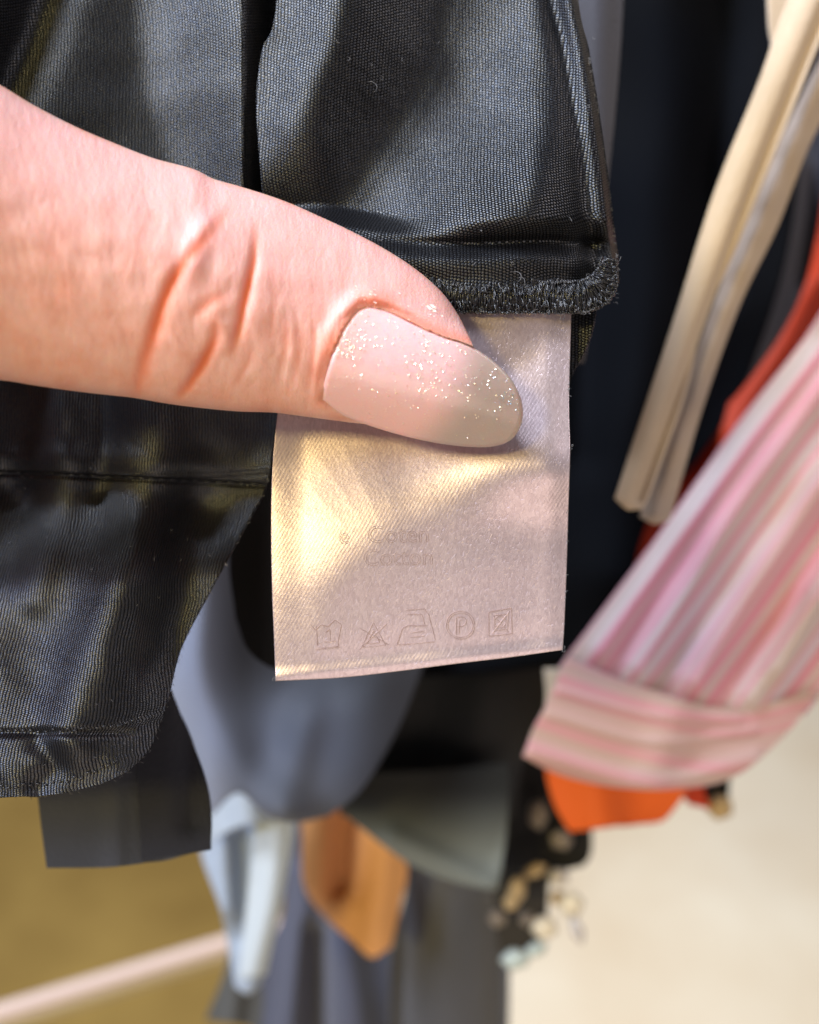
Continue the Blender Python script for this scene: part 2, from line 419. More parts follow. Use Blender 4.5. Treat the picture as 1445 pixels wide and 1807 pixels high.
sheet('hem_band', [(1000, 1160), (1130, 1212), (1280, 1250), (1450, 1220)], [(1450, 1220), (1446, 1224), (1440, 1228)], HB,
      [(1000, 1160), (970, 1230), (940, 1290), (922, 1335)],
      drape(21.0, [([(990, 1220), (1150, 1262), (1300, 1272)], 9, .06), ([(970, 1262), (1150, 1310), (1330, 1290)], 9, .06), ([(940, 1330), (1150, 1382), (1330, 1340)], 16, .16),
                   ([(1200, 1240), (1150, 1390)], 40, .25)], .06),
      M_HEMSTR, g, 140, 80, .06, cols={'stripe': sdist([(960, 1180), (1130, 1235), (1300, 1262), (1460, 1225)])})
sheet('facing', [(960, 1180), (1010, 1180)], [(1010, 1180), (1000, 1340)], [(935, 1330), (1000, 1340)], [(960, 1180), (962, 1250), (935, 1330)],
      drape(21.9, []), soft_cloth('off_white_facing', (.55, .50, .46), .7), g, 20, 40)

# beige ties
M_TIE = soft_cloth('beige_ribbon', (.54, .42, .30), .5, .45, .2)
g = empty('beige_ties', 0, 0, 0, 'pair of long beige ribbon ties hanging diagonally over the black garments', 'ribbon')
def ribbon(name, L, R, dep, par, mat=M_TIE):
    r = sheet(name, [L[0], R[0]], R, [L[-1], ((L[-1][0]+R[-1][0])/2, max(L[-1][1], R[-1][1])+7), R[-1]], L, dep, mat, par, 24, 160, .09); return r
ribbon('front_tie', [(1520, -300), (1390, 0), (1340, 140), (1260, 340), (1190, 560), (1130, 740), (1084, 880)],
       [(1660, -300), (1480, 0), (1395, 200), (1310, 400), (1240, 580), (1190, 740), (1134, 893)],
       lambda x, y: 17.2+.0*x-ridge(x, y, [(1560, -280), (1435, 0), (1300, 340), (1215, 580), (1108, 880)], 34, .16)+ridge(x, y, [(1590, -280), (1462, 0), (1325, 340), (1238, 580), (1128, 880)], 9, .14), g)
ribbon('back_tie', [(1470, 60), (1390, 220), (1300, 430), (1235, 600), (1180, 760), (1128, 912)],
       [(1530, 60), (1432, 250), (1372, 400), (1305, 540), (1240, 720), (1182, 918)],
       lambda x, y: 18.0+.0*x-ridge(x, y, [(1500, 60), (1410, 230), (1262, 600), (1155, 910)], 20, .2)+wob(x, y, 5, 120, .05), g, soft_cloth('beige_ribbon_back', (.42, .33, .27), .55, .4, .2))
ribbon('loop', [(1350, -300), (1356, 0), (1362, 70), (1372, 120)], [(1470, -300), (1440, 0), (1402, 70), (1385, 120)], lambda x, y: 17.9+0*x, g)

# dark grey garment lower left
g = empty('charcoal_trousers', 0, 0, 0, 'dark grey garment with a straight hem hanging below the ribbed black hem', 'trousers')
sheet('leg_panel', [(40, 1100), (250, 1150)], [(250, 1150), (330, 1290), (362, 1400), (364, 1500)], [(82, 1532), (200, 1530), (300, 1515), (366, 1500)], [(40, 1100), (66, 1400), (82, 1532)],
      drape(14.6, [([(200, 1200), (205, 1530)], 22, .10), ([(300, 1150), (290, 1500)], 30, -.25)], .05), soft_cloth('charcoal_wool', (.044, .048, .064), .8, .25, .25), g)
sheet('side_panel', [(230, 1195), (292, 1190)], [(292, 1190), (330, 1290), (366, 1400), (372, 1500)], [(250, 1520), (372, 1500)], [(230, 1195), (236, 1300), (250, 1520)],
      drape(14.3, [([(330, 1200), (340, 1450)], 26, -.2)], 0), soft_cloth('black_wool', (.020, .021, .030), .8, .2, .2), g, 60, 90)

# blue grey satin garment
g = empty('blue_grey_blouse', 0, 0, 0, 'silky blue grey blouse fold seen below and left of the care label', 'blouse')
M_BG = lit_tone_mat('blue_grey_satin', (.036, .038, .046), (.19, .215, .29))
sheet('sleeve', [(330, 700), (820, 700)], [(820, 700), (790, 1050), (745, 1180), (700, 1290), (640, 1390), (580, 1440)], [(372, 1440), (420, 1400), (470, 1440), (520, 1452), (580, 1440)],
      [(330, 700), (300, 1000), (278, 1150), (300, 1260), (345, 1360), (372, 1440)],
      drape(23, [([(400, 900), (345, 1150), (410, 1350), (500, 1450)], 60, .9), ([(470, 800), (450, 1000), (560, 1160)], 70, -1.3), ([(640, 1200), (560, 1420)], 90, .35), ([(560, 1180), (500, 1420)], 40, .4)], .1), M_BG, g, cols={'lit_tone': lambda x, y: np.clip(sst(440, 330, x)+.28*sst(1150, 1330, y)*sst(700, 560, x), 0, 1)})  # lit left strip and shaded middle of the satin painted into the colour
sheet('lining', [(350, 1150), (480, 1150)], [(480, 1150), (490, 1340), (490, 1450)], [(352, 1500), (420, 1460), (490, 1450)], [(350, 1150), (370, 1400), (352, 1500)],
      drape(25, [([(420, 1200), (440, 1480)], 40, .5)], .1), soft_cloth('pale_blue_lining', (.30, .35, .42), .5, .4, .3), g, 60, 60)
g = empty('pale_blue_scarf', 0, 0, 0, 'pale blue white scarf end hanging to a narrow rounded point', 'scarf')
M_PB = soft_cloth('pale_blue', (.27, .32, .40), .6, .3, .2)
sheet('scarf_body', [(380, 1300), (520, 1300)], [(520, 1300), (505, 1500), (480, 1640), (462, 1735)], [(415, 1742), (438, 1756), (462, 1735)],
      [(380, 1300), (366, 1420), (354, 1500), (388, 1600), (404, 1680), (415, 1742)],
      drape(26, [([(390, 1420), (400, 1600)], 26, .35), ([(430, 1480), (440, 1650)], 22, -.3), ([(490, 1400), (440, 1740)], 26, .35)], .1), M_PB, g)
sheet('scarf_edge', [(455, 1300), (530, 1300)], [(530, 1300), (521, 1450), (500, 1580), (470, 1720)], [(420, 1730), (470, 1720)], [(455, 1300), (450, 1450), (435, 1600), (420, 1730)],
      drape(25.2, [([(490, 1350), (480, 1560), (445, 1720)], 26, .3)]), soft_cloth('bluish_white', (.42, .47, .51), .6, .3, .2), g, 30, 90)

# black garment below label with pale green lower part
g = empty('black_tunic', 0, 0, 0, 'black garment below the care label with a pale grey green lower edge', 'tunic')
sheet('upper_panel', [(560, 1000), (1120, 1000)], [(1120, 1000), (1010, 1180), (930, 1330), (905, 1440)], [(600, 1440), (760, 1440), (905, 1440)], [(560, 1000), (590, 1190), (590, 1310), (600, 1440)],
      drape(25.5, [([(860, 1200), (820, 1430)], 60, .5)], .1), soft_cloth('black_jersey', (.012, .013, .013), .7, .3, .2), g)
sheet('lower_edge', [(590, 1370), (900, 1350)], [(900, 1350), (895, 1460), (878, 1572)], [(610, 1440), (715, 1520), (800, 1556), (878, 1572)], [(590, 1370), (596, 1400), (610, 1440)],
      drape(24.5, [([(640, 1400), (860, 1500)], 50, -.3), ([(700, 1480), (860, 1560)], 24, .2)], .1), lit_tone_mat('grey_green_cloth', (.012, .013, .012), (.15, .165, .15)), g, cols={'lit_tone': lambda x, y: sst(1385, 1530, y+.0*x)})  # black to grey green gradient paints the fold shading into the colour

# camel coat
g = empty('camel_scarf', 0, 0, 0, 'camel orange cloth corner hanging between the pale blue scarf and dark garments', 'scarf')
sheet('camel_panel', [(500, 1300), (640, 1300)], [(640, 1300), (650, 1440), (716, 1520), (706, 1600), (690, 1672)], [(620, 1660), (655, 1690), (690, 1672)],
      [(500, 1300), (530, 1450), (535, 1560), (575, 1620), (620, 1660)],
      drape(28, [([(560, 1350), (570, 1560)], 30, .35), ([(620, 1350), (600, 1560)], 30, -.9), ([(680, 1500), (665, 1670)], 34, .4)], .05), soft_cloth('camel', (.68, .33, .12), .6, .35, .2), g)

# dark garments at the bottom
g = empty('navy_trousers', 0, 0, 0, 'dark navy folded garment at the bottom between camel and charcoal cloth', 'trousers')
sheet('navy_panel', [(480, 1400), (640, 1400)], [(640, 1400), (660, 1600), (720, 1750), (740, 2000)], [(440, 2000), (740, 2000)], [(480, 1400), (500, 1600), (455, 1720), (440, 2000)],
      drape(31, [([(540, 1550), (500, 1900)], 26, .6), ([(600, 1620), (640, 1900)], 40, .7), ([(560, 1650), (560, 1950)], 22, -.6)], .1), soft_cloth('navy_cotton', (.050, .054, .082), .7, .3, .3), g)
g = empty('charcoal_skirt', 0, 0, 0, 'charcoal grey skirt at the bottom centre beside the pale floor', 'skirt')
sheet('skirt_panel', [(660, 1380), (900, 1380)], [(900, 1380), (885, 1560), (898, 1700), (892, 2000)], [(690, 2000), (892, 2000)], [(660, 1380), (715, 1540), (690, 1700), (690, 2000)],
      drape(30, [([(720, 1500), (706, 1950)], 24, -.6), ([(800, 1550), (790, 1950)], 60, .6), ([(880, 1600), (885, 1900)], 22, -.4)], .1), soft_cloth('charcoal_cotton', (.075, .076, .085), .75, .3, .3), g)
g = empty('grey_sock_cloth', 0, 0, 0, 'small dark grey cloth corner at the bottom behind the pale blue scarf', 'cloth')
g.name = 'grey_cloth'
sheet('cloth_panel', [(405, 1600), (480, 1600)], [(480, 1600), (470, 1800), (452, 1812)], [(362, 1800), (452, 1812)], [(405, 1600), (400, 1700), (362, 1800)],
      drape(31, [([(430, 1650), (410, 1800)], 20, .3)], .05), soft_cloth('dull_grey', (.06, .06, .058), .8), g, 50, 50)

# black floral lace with gold and white motifs
g = empty('black_floral_top', 0, 0, 0, 'black lace top with gold and cream floral motifs beside the orange hem', 'top')
M_LACE = soft_cloth('black_lace', (.012, .012, .012), .8, .2)
sheet('lace_panel', [(880, 1250), (1080, 1250)], [(1080, 1250), (1046, 1400), (1044, 1500), (1030, 1528)], [(885, 1560), (960, 1545), (1030, 1528)], [(880, 1250), (890, 1400), (885, 1560)],
      drape(27.5, [], .15), M_LACE, g)
sheet('lace_tail', [(870, 1540), (970, 1540)], [(970, 1540), (965, 1640)], [(880, 1680), (930, 1685), (965, 1640)], [(870, 1540), (872, 1600), (880, 1680)], drape(28.2, [], .1),
      soft_cloth('dark_olive_lace', (.035, .030, .022), .8, .2), g, 40, 40)
sheet('lace_corner', [(1150, 1340), (1290, 1340)], [(1290, 1340), (1285, 1410), (1270, 1420)], [(1140, 1410), (1200, 1402), (1270, 1420)], [(1150, 1340), (1145, 1380), (1140, 1410)], drape(26.5, [], .1), M_LACE, g, 40, 40)
def motif(px, py, d, rx, ry, rot, col, name='flower_motif'):
    n = 26; th = np.linspace(0, 2*math.pi, n, endpoint=False); V = []
    rad = 1+.07*np.sin(5*th+px)
    ca, sa = math.cos(rot), math.sin(rot)
    for s_, dd in ((1.0, 0), (.72, -.12), (.3, -.18)):
        x = rx*s_*np.cos(th)*rad; y = ry*s_*np.sin(th)*rad
        V.append(at(px+x*ca-y*sa, py+x*sa+y*ca, d+dd))
    V.append(at(px+0*th[:1], py+0*th[:1], d-.19)); V.append(at(px+0*th[:1], py+0*th[:1], d+.1))
    V = np.vstack(V); F = [[a[0], a[3], a[2], a[1]] for a in grid_faces(3, n, 0, True)]
    for i in range(n):
        j = (i+1) % n; F.append([2*n+i, 2*n+j, 3*n]); F.append([j, i, 3*n+1])
    return mesh_obj(name, V, F, col, g, np.zeros((len(V), 2)))
C_G = soft_cloth('old_gold', (.50, .36, .18), .5, .4); C_C = soft_cloth('cream', (.80, .72, .55), .5, .4)
C_W = soft_cloth('greyed_white', (.62, .58, .56), .5, .4); C_A = soft_cloth('pale_aqua', (.52, .62, .60), .5, .4); C_T = soft_cloth('taupe', (.22, .18, .14), .6)
for a in [(950, 1437, 26.8, 17, 26, 0, C_T), (990, 1482, 26.9, 20, 17, .3, C_T), (912, 1572, 26.6, 15, 28, .25, C_G), (944, 1536, 26.7, 22, 12, -.4, C_G),
          (902, 1592, 26.5, 14, 15, 0, C_G), (986, 1548, 26.7, 18, 16, 0, C_W), (984, 1585, 26.8, 14, 14, 0, C_G), (1008, 1596, 26.5, 22, 22, 0, C_C), (1018, 1640, 26.6, 11, 26, -.35, C_W),
          (961, 1637, 26.4, 23, 21, 0, C_C), (909, 1693, 26.3, 25, 19, -.1, C_A), (945, 1676, 26.4, 22, 13, -.4, C_A), (878, 1620, 26.9, 16, 16, 0, C_T), (1270, 1424, 26.2, 24, 22, .4, C_G), (930, 1622, 26.9, 13, 13, 0, C_T)]:
    motif(*a)

# ------------------------------------------------------------------ the black garment in the hand
GARM = empty('black_garment', 0, 0, 0, 'shiny black woven garment turned up at the hem, pinched by the thumb, white care label sewn in', 'garment')
GARM['label'] = 'black woven garment with turned hem and pinkish satin care label, pinched by the thumb'

def d_left(px, py):
    h = 0
    h = h+step(px, py, [(470, 420), (400, 260), (350, 60), (330, -300)], 120, .56)
    h = h-1.0*sst(424, 498, px)
    h = h+.0020*40*np.log1p(np.exp(np.clip((250-px)/40, -20, 20)))
    h = h-ridge(px, py, [(150, -200), (40, 100), (-80, 340)], 45, .20)
    h = h+ridge(px, py, [(20, -200), (-80, 100)], 60, .30)
    return 13.35-h+wob(px, py, 3, 160, .012)
sheet('left_panel', [(-500, -400), (620, -400)], [(620, -400), (600, 100), (640, 560)], [(-500, 720), (640, 720)], [(-500, -400), (-500, 720)],
      d_left, M_BLACK, GARM, 420, 380, .035)

RE = [(985, -400), (1018, -20), (1040, 90), (1058, 200), (1072, 300), (1084, 400), (1093, 468)]
def d_main(px, py):
    e = sm(py, [p[1] for p in RE]+[600], [p[0] for p in RE]+[1090])
    dr = e-px                                     # distance from the right edge
    q = .85*(px-(762-.22*py-.00085*py*py))     # positive right-below the valley
    h = .80*sst(50, 320, q)+.55*sst(40, -150, q)-.25*sst(930, 1060, px)
    h = h-.34*sst(125, -20, px-sm(py, [-400, 0, 180, 330, 500], [500, 488, 452, 462, 470]))
    crease = sm(px, [400, 560, 640, 720, 800, 950, 1100], [420, 400, 412, 424, 428, 424, 428])
    t = py-crease
    h = h+.24*sst(-260, -30, t)*sm(px, [480, 740, 960, 1090], [.1, .9, 1, .1])
    low = sm(px, [520, 720, 1000, 1090], [.55, .72, .66, .30])
    h = h*(1-sst(-44, 6, t))+(low)*sst(-44, 6, t)
    h = h+.13*sst(6, 34, t)-.05*sst(38, 70, t)
    h = h-.05*np.exp(-((t-2)/9)**2)
    h = h+.055*np.exp(-((dr-18)/15)**2)-.07*np.exp(-((dr-48)/17)**2)-.22*sst(14, 0, dr)
    return 13.1-h+wob(px, py, 11, 130, .010)+.018*np.sin((px-.4*py)/37)*sst(0, 60, -t)
sheet('front_panel', [(505, -400), (985, -400)], RE+[(1094, 500)], [(480, 500), (780, 518), (940, 512), (1094, 500)],
      [(505, -400), (488, 0), (462, 90), (452, 185), (462, 330), (480, 500)], d_main, M_BLACK, GARM, 480, 640, .035)

# rolled overlock edge at the bottom of the front panel and up its corner
HEMP = catmull([(600, 498), (700, 508), (780, 520), (860, 524), (940, 524), (1015, 524), (1050, 515), (1068, 492), (1076, 455)], 260)
def hem_d(x, y): return 12.36+.0*x
hb = sheet('hem_core', [(600, 490), (780, 500), (940, 504), (1060, 494), (1088, 470)], [(1088, 470), (1093, 490), (1082, 524)],
      [(600, 538), (780, 546), (860, 552), (960, 552), (1048, 549), (1082, 524)], [(600, 490), (600, 538)],
      lambda x, y: 12.42-.06*np.sin(np.clip((y-496)/54, 0, 1)*math.pi), M_BLACK, GARM, 260, 30, .08)
loops, rads = [], []
tang = np.gradient(HEMP, axis=0); tang /= np.linalg.norm(tang, axis=1)[:, None]; nor = np.stack([-tang[:, 1], tang[:, 0]], 1)
def hp(s, off):
    i = np.clip(s*(len(HEMP)-1), 0, len(HEMP)-1); i0 = np.floor(i).astype(int); i1 = np.minimum(i0+1, len(HEMP)-1); f = (i-i0)[..., None]
    c = HEMP[i0]*(1-f)+HEMP[i1]*f; n_ = nor[i0]; return c+n_*(off*(1-.5*sst(.88, .99, i/len(HEMP))))[..., None]
for layer in range(7):
    nl = 96
    for i in range(nl):
        s0 = (i+random.uniform(-.35, .35))/nl
        t = np.linspace(0, 1, 12)
        w = random.uniform(.6, 1.15)/nl*1.1
        s = np.clip(s0+w*np.sin(t*math.pi*2)*.55+t*w*.5, 0, 1)
        off = -24+48*np.abs(np.sin(t*math.pi+random.uniform(-.3, .3)))*random.uniform(.75, 1.05)+random.uniform(-3, 3)
        if layer > 2: off = random.choice((-1, 1))*random.uniform(8, 25)+7*np.sin(t*6.28+random.random()*6)
        q = hp(s, off)
        dd = 12.33-.035*np.sin((off+26)/52*math.pi)-.02*layer*random.random()-.03*np.sin(t*math.pi*2+layer)
        loops.append(at(q[:, 0], q[:, 1], dd)); rads.append(random.choice((.7e-4, .9e-4, .5e-4)))
V, F = tubes(loops, rads, 6)
mesh_obj('overlock_stitching', V, F, M_THREAD, GARM)
for off, nm in ((-27, 'stitch_line'), (27, 'stitch_line')):
    s = np.linspace(0, 1, 700); q = hp(s, off+1.6*np.sin(s*560)); P = at(q[:, 0], q[:, 1], 12.31+.02*np.sin(s*700))
    V, F = tubes([P], 1.3e-4, 6); mesh_obj(nm, V, F, M_THREAD, GARM)

# fuzz and lint
def hair(px, py, L, d, ang, curl):
    n = 9; a = ang; x, y = px, py; out = []
    for i in range(n):
        out.append((x, y, d-.01-.02*i/n)); a += curl*random.uniform(.3, 1.4); x += L/n*math.cos(a); y += L/n*math.sin(a)
    o = np.array(out); return at(o[:, 0], o[:, 1], o[:, 2])
H = []
for i in range(140):
    s = random.random(); off = random.choice((-26, 26, 27))+random.uniform(-4, 4); q = hp(np.array([s]), np.array([float(off)]))[0]
    H.append(hair(q[0], q[1], random.uniform(5, 16), 12.28, random.uniform(0, 6.28), random.uniform(-.7, .7)))
for i in range(110):
    y = random.uniform(100, 540); x = np.interp(y, [p[1] for p in RE]+[540], [p[0] for p in RE]+[1090])
    H.append(hair(x-5, y, random.uniform(4, 9), 12.72, random.uniform(-1.2, 1.2), random.uniform(-.5, .5)))
V, F = tubes(H, 2.2e-5, 4); tag(mesh_obj('edge_fuzz', V, F, M_FUZZ, GARM), kind='stuff')
H = []
for i in range(34):
    x = random.uniform(480, 1060); y = random.uniform(20, 480); d = float(d_main(np.array([x]), np.array([y]))[0])
    H.append(hair(x, y, random.uniform(4, 14), d-.01, random.uniform(0, 6.28), random.uniform(-.8, .8)))
for (x, y, L) in ((650, 145, 36), (905, 480, 36), (915, 490, 26), (1030, 188, 12), (1036, 186, 9)):
    d = min(12.3, float(d_main(np.array([x]), np.array([y]))[0])); H.append(hair(x, y, L, d-.02, -.6, .45))
V, F = tubes(H, 2.6e-5, 4); tag(mesh_obj('lint', V, F, M_FUZZ, GARM), kind='stuff')

# layer peeking out behind the label
sheet('back_layer', [(880, 430), (1062, 430)], [(1062, 430), (1050, 560), (1032, 620), (1010, 664), (985, 760)], [(880, 760), (985, 760)], [(880, 430), (880, 760)],
      lambda x, y: 12.75+.05*np.sin(x/22), M_BLACK, GARM, 90, 140, .04)
# dark sheet added as shade on the satin, between ribbed hem and label
sheet('shade_sheet', [(400, 700), (600, 700)], [(600, 700), (600, 1180)], [(415, 1090), (440, 1150), (500, 1185), (600, 1180)], [(400, 700), (436, 870), (405, 980), (415, 1090)],
      lambda x, y: 16.4+.002*(y-700)-.3*np.exp(-((x-470)/40)**2), soft_cloth('shade_black', (.006, .006, .007), .8, .15, 0), GARM, 60, 90)

# ribbed hem piece, lower left
LR = [(530, 560), (492, 735), (472, 850), (432, 930), (378, 1030), (322, 1140), (296, 1240), (280, 1285), (262, 1325), (225, 1362)]
def d_rib(px, py):
    seam = sm(px, [-400, 0, 235, 390, 470], [828, 832, 842, 850, 853])
    t = py-seam
    h = .10*sst(3, -3, t)                                     # facing folded over the lower part
    h = h-.03*np.exp(-((t-3)/5)**2)+.05*np.exp(-((t+26)/24)**2)
    for line, w, a in (([(110, 560), (105, 850), (60, 1050)], 42, .16), ([(270, 560), (262, 850), (200, 1080), (120, 1300)], 60, .22),
                       ([(180, 560), (180, 860)], 34, -.12), ([(-30, 600), (20, 850)], 60, -.2), ([(-60, 1000), (-10, 1330)], 70, .22),
                       ([(60, 900), (-40, 960)], 60, -.15), ([(340, 900), (300, 1150)], 50, -.12)):
        h = h+ridge(px, py, line, w, a)
    h = h+.38/150*45*np.log1p(np.exp(np.clip((py-960)/45, -20, 20)))*sst(440, 180, px)+.0021*np.clip(px+100, -200, 340)*sst(860, 1040, py)             # swings out toward the viewer
    h = h-.30*sst(260, 430, px+(py-850)*.42)
    hemline = 1293+.0*px
    h = h-.05*np.exp(-((py-hemline)/7)**2)*sst(260, 180, px)
    h = h-ridge(px, py, [(72, 1310), (95, 1350), (70, 1390)], 24, .10)
    h = h+.007*np.sin(px/11.0+1.5*np.sin(py/23))*sst(1292, 1320, py)
    return 13.3-h+wob(px, py, 21, 110, .014)
RIB = sheet('hem_panel', [(-500, 560), (530, 560)], LR, [(-500, 1440), (-200, 1424), (0, 1408), (90, 1403), (170, 1386), (225, 1362)], [(-500, 560), (-500, 1440)],
      d_rib, M_RIB, GARM, 480, 560, .03)
def stitches(name, line, L, gap, dfun, r, parent, jit=1.5):
    C = catmull(line, 400); s = np.r_[0, np.cumsum(np.linalg.norm(np.diff(C, axis=0), axis=1))]; out = []; p = 0
    while p < s[-1]-L:
        a = np.linspace(p, p+L, 6); x = np.interp(a, s, C[:, 0]); y = np.interp(a, s, C[:, 1])+random.uniform(-jit, jit)
        out.append(at(x, y, dfun(x, y)-.012*np.sin(np.linspace(0, math.pi, 6))+.002)); p += L+gap
    V, F = tubes(out, r, 6); return mesh_obj(name, V, F, M_THREAD, parent)
stitches('seam_stitching', [(-300, 829), (0, 833), (235, 843), (390, 851), (466, 855)], 15, 5, d_rib, 1.0e-4, RIB, .8)
stitches('hem_stitching', [(-300, 1296), (0, 1291), (120, 1288), (200, 1282), (262, 1262)], 7, 6, d_rib, 1.5e-4, RIB, 3)
stitches('hem_stitching', [(-300, 1404), (0, 1390), (100, 1380), (170, 1362), (215, 1335)], 7, 6, d_rib, 1.5e-4, RIB, 4)
H = []
for i in range(40):
    x = random.uniform(0, 380); y = random.uniform(780, 1390); d = float(d_rib(np.array([x]), np.array([y]))[0])
    H.append(hair(x, y, random.uniform(4, 12), d-.01, random.uniform(0, 6.28), random.uniform(-.9, .9)))
for i in range(90):
    k = random.random(); C = catmull(LR[2:]+[(170, 1386), (90, 1403), (0, 1408)], 60); q = C[int(k*59)]
    H.append(hair(q[0], q[1], random.uniform(3, 9), 12.7, random.uniform(-.6, 1.8), random.uniform(-.5, .5)))
V, F = tubes(H, 2.4e-5, 4); tag(mesh_obj('hem_lint', V, F, M_FUZZ, GARM), kind='stuff')

# ------------------------------------------------------------------ care label
ARC = [(420, 1180), (470, 1040), (535, 930), (625, 855), (740, 815), (860, 785), (1060, 720)]
def d_lab(px, py):
    h = step(px, py, ARC, 125, .28)*(1-.2*sst(800, 950, px))-.00055*50*np.log1p(np.exp(np.clip((py-930)/50, -20, 20)))                # pressed back under the thumb, swells below it
    h = h-.02*sst(950, 1200, py)+.26*np.exp(-((px-960)/150)**2-((py-810)/80)**2)
    h = h+.02*np.exp(-((py-1168-(px-740)*-.105)/12)**2)
    h = h-ridge(px, py, [(1000, 560), (900, 640)], 40, .05)
    h = h-.04*sst(960, 1010, px)+.03*sst(540, 480, px)
    return 12.42-h+wob(px, py, 31, 170, .005)
LAB = sheet('care_label', [(500, 500), (760, 520), (1010, 530)], [(1010, 530), (1008, 560), (1005, 650), (1004, 720), (1006, 800), (1003, 900), (1000, 1000), (996, 1100), (993, 1147)],
      [(486, 1202), (600, 1196), (700, 1185), (800, 1172), (900, 1160), (993, 1147)],
      [(500, 500), (494, 680), (484, 780), (479, 860), (478, 950), (480, 1050), (483, 1120), (486, 1202)],
      d_lab, M_SATIN, GARM, 360, 420, .02)
LAB['label'] = 'pinkish beige satin care label with embossed washing symbols'
M_MARK, _t, _b = newmat('embossed_print'); _b.inputs['Base Color'].default_value = (.40, .25, .235, 1)
_b.inputs['Roughness'].default_value = .45; _b.inputs['Metallic'].default_value = .3
_k = N(_t); _g = _k.n('ShaderNodeNewGeometry'); _t.links.new(_k.ramp(_k.noise(_g.outputs['Position'], 900, 2).outputs[0], [(.35, (.52, .40, .39)), (.6, (.38, .27, .26))]), _b.inputs['Base Color'])

def strokes(name, lines, r=4.6e-5, lift=.004):
    P = []
    for L in lines:
        n = max(8, len(L)*6); L = np.array(L, float)
        s = np.r_[0, np.cumsum(np.linalg.norm(np.diff(L, axis=0), axis=1))]; t = np.linspace(0, s[-1], int(max(8, s[-1]/2.5)))
        x = np.interp(t, s, L[:, 0]); y = np.interp(t, s, L[:, 1]); P.append(at(x, y, d_lab(x, y)-lift))
    V, F = tubes(P, r, 6); return mesh_obj(name, V, F, M_MARK, LAB)
def circ(cx, cy, r, a0=0, a1=6.2832, n=40): t = np.linspace(a0, a1, n); return [(cx+r*math.cos(a), cy+r*math.sin(a)) for a in t]
# washtub, crossed triangle, iron, circled P, crossed square with circle
strokes('wash_symbol', [[(549, 1104), (556, 1112), (566, 1102), (578, 1106), (590, 1094), (602, 1102)], [(558, 1104), (560, 1140)], [(602, 1102), (596, 1132), (597, 1140), (560, 1145)],
                        [(574, 1116), (582, 1110), (582, 1132)], [(570, 1133), (593, 1131)], [(556, 1146), (600, 1142)]])
strokes('bleach_symbol', [[(638, 1142), (658, 1098), (680, 1138), (638, 1142)], [(634, 1108), (686, 1138)], [(682, 1100), (634, 1146)], [(648, 1136), (659, 1112), (670, 1134), (648, 1136)]])
strokes('iron_symbol', [[(716, 1076), (748, 1074), (756, 1084), (768, 1130)], [(700, 1138), (710, 1108), (720, 1104), (754, 1104)], [(718, 1084), (744, 1084), (750, 1104)], [(698, 1138), (768, 1132)], [(724, 1116), (748, 1114)], [(724, 1124), (750, 1122)]])
strokes('dry_clean_symbol', [circ(812, 1103, 25), circ(812, 1103, 22), [(805, 1120), (805, 1089), (815, 1088), (822, 1092), (822, 1100), (816, 1105), (806, 1106)], [(810, 1119), (810, 1094), (816, 1094)]])
strokes('tumble_dry_symbol', [[(862, 1080), (902, 1073), (903, 1118), (862, 1122), (862, 1080)], [(868, 1084), (898, 1116)], [(899, 1078), (868, 1118)], circ(882, 1097, 10), [(872, 1086), (896, 1083), (895, 1110), (872, 1112), (872, 1086)]])
def outline_text(txt, x0, y0, size, rot, name='printed_text'):
    c = bpy.data.curves.new('tmp', 'FONT'); c.body = txt; c.size = 1.0; c.resolution_u = 3
    o = bpy.data.objects.new('tmp', c); COL.objects.link(o)
    bpy.context.view_layer.update()
    dg = bpy.context.evaluated_depsgraph_get(); cu = o.to_curve(dg, apply_modifiers=False)
    lines = []
    for sp in cu.splines:
        if sp.type == 'BEZIER':
            pts = []; bp_ = list(sp.bezier_points)
            for i in range(len(bp_)):
                a, b2 = bp_[i], bp_[(i+1) % len(bp_)]
                for t in (0, .33, .66):
                    p = a.co*(1-t)**3+a.handle_right*3*t*(1-t)**2+b2.handle_left*3*t*t*(1-t)+b2.co*t**3; pts.append((p.x, p.y))
            pts.append(pts[0])
        else:
            pts = [(p.co.x, p.co.y) for p in sp.points]; pts.append(pts[0])
        ca, sa = math.cos(rot), math.sin(rot)
        lines.append([(x0+size*(x*ca+y*sa), y0+size*(x*sa-y*ca)) for x, y in pts])
    o.to_curve_clear(); bpy.data.objects.remove(o); bpy.data.curves.remove(c)
    return strokes(name, lines, 3.2e-5, .0022)
outline_text('Coten', 648, 958, 43, -.02)
outline_text('Cotton', 640, 998, 42, -.02)
outline_text('e', 598, 960, 40, -.03)
# frayed threads along the label edges
H = []
for i in range(60):
    y = random.uniform(560, 1147); H.append(hair(float(np.interp(y, [560, 650, 720, 800, 900, 1000, 1100, 1147], [1007, 1004, 1003, 1005, 1002, 999, 995, 992]))-1.5, y, random.uniform(3, 8), 12.1, random.uniform(-1, 1), random.uniform(-.8, .8)))
for (x, y) in ((1008, 790), (1010, 785), (994, 1140), (996, 1146), (484, 1198), (482, 1195)):
    H.append(hair(x, y, 14, 12.05, random.uniform(-1, .5), .8))
V, F = tubes(H, 2.0e-5, 4); tag(mesh_obj('frayed_threads', V, F, M_FUZZ, LAB), kind='stuff')

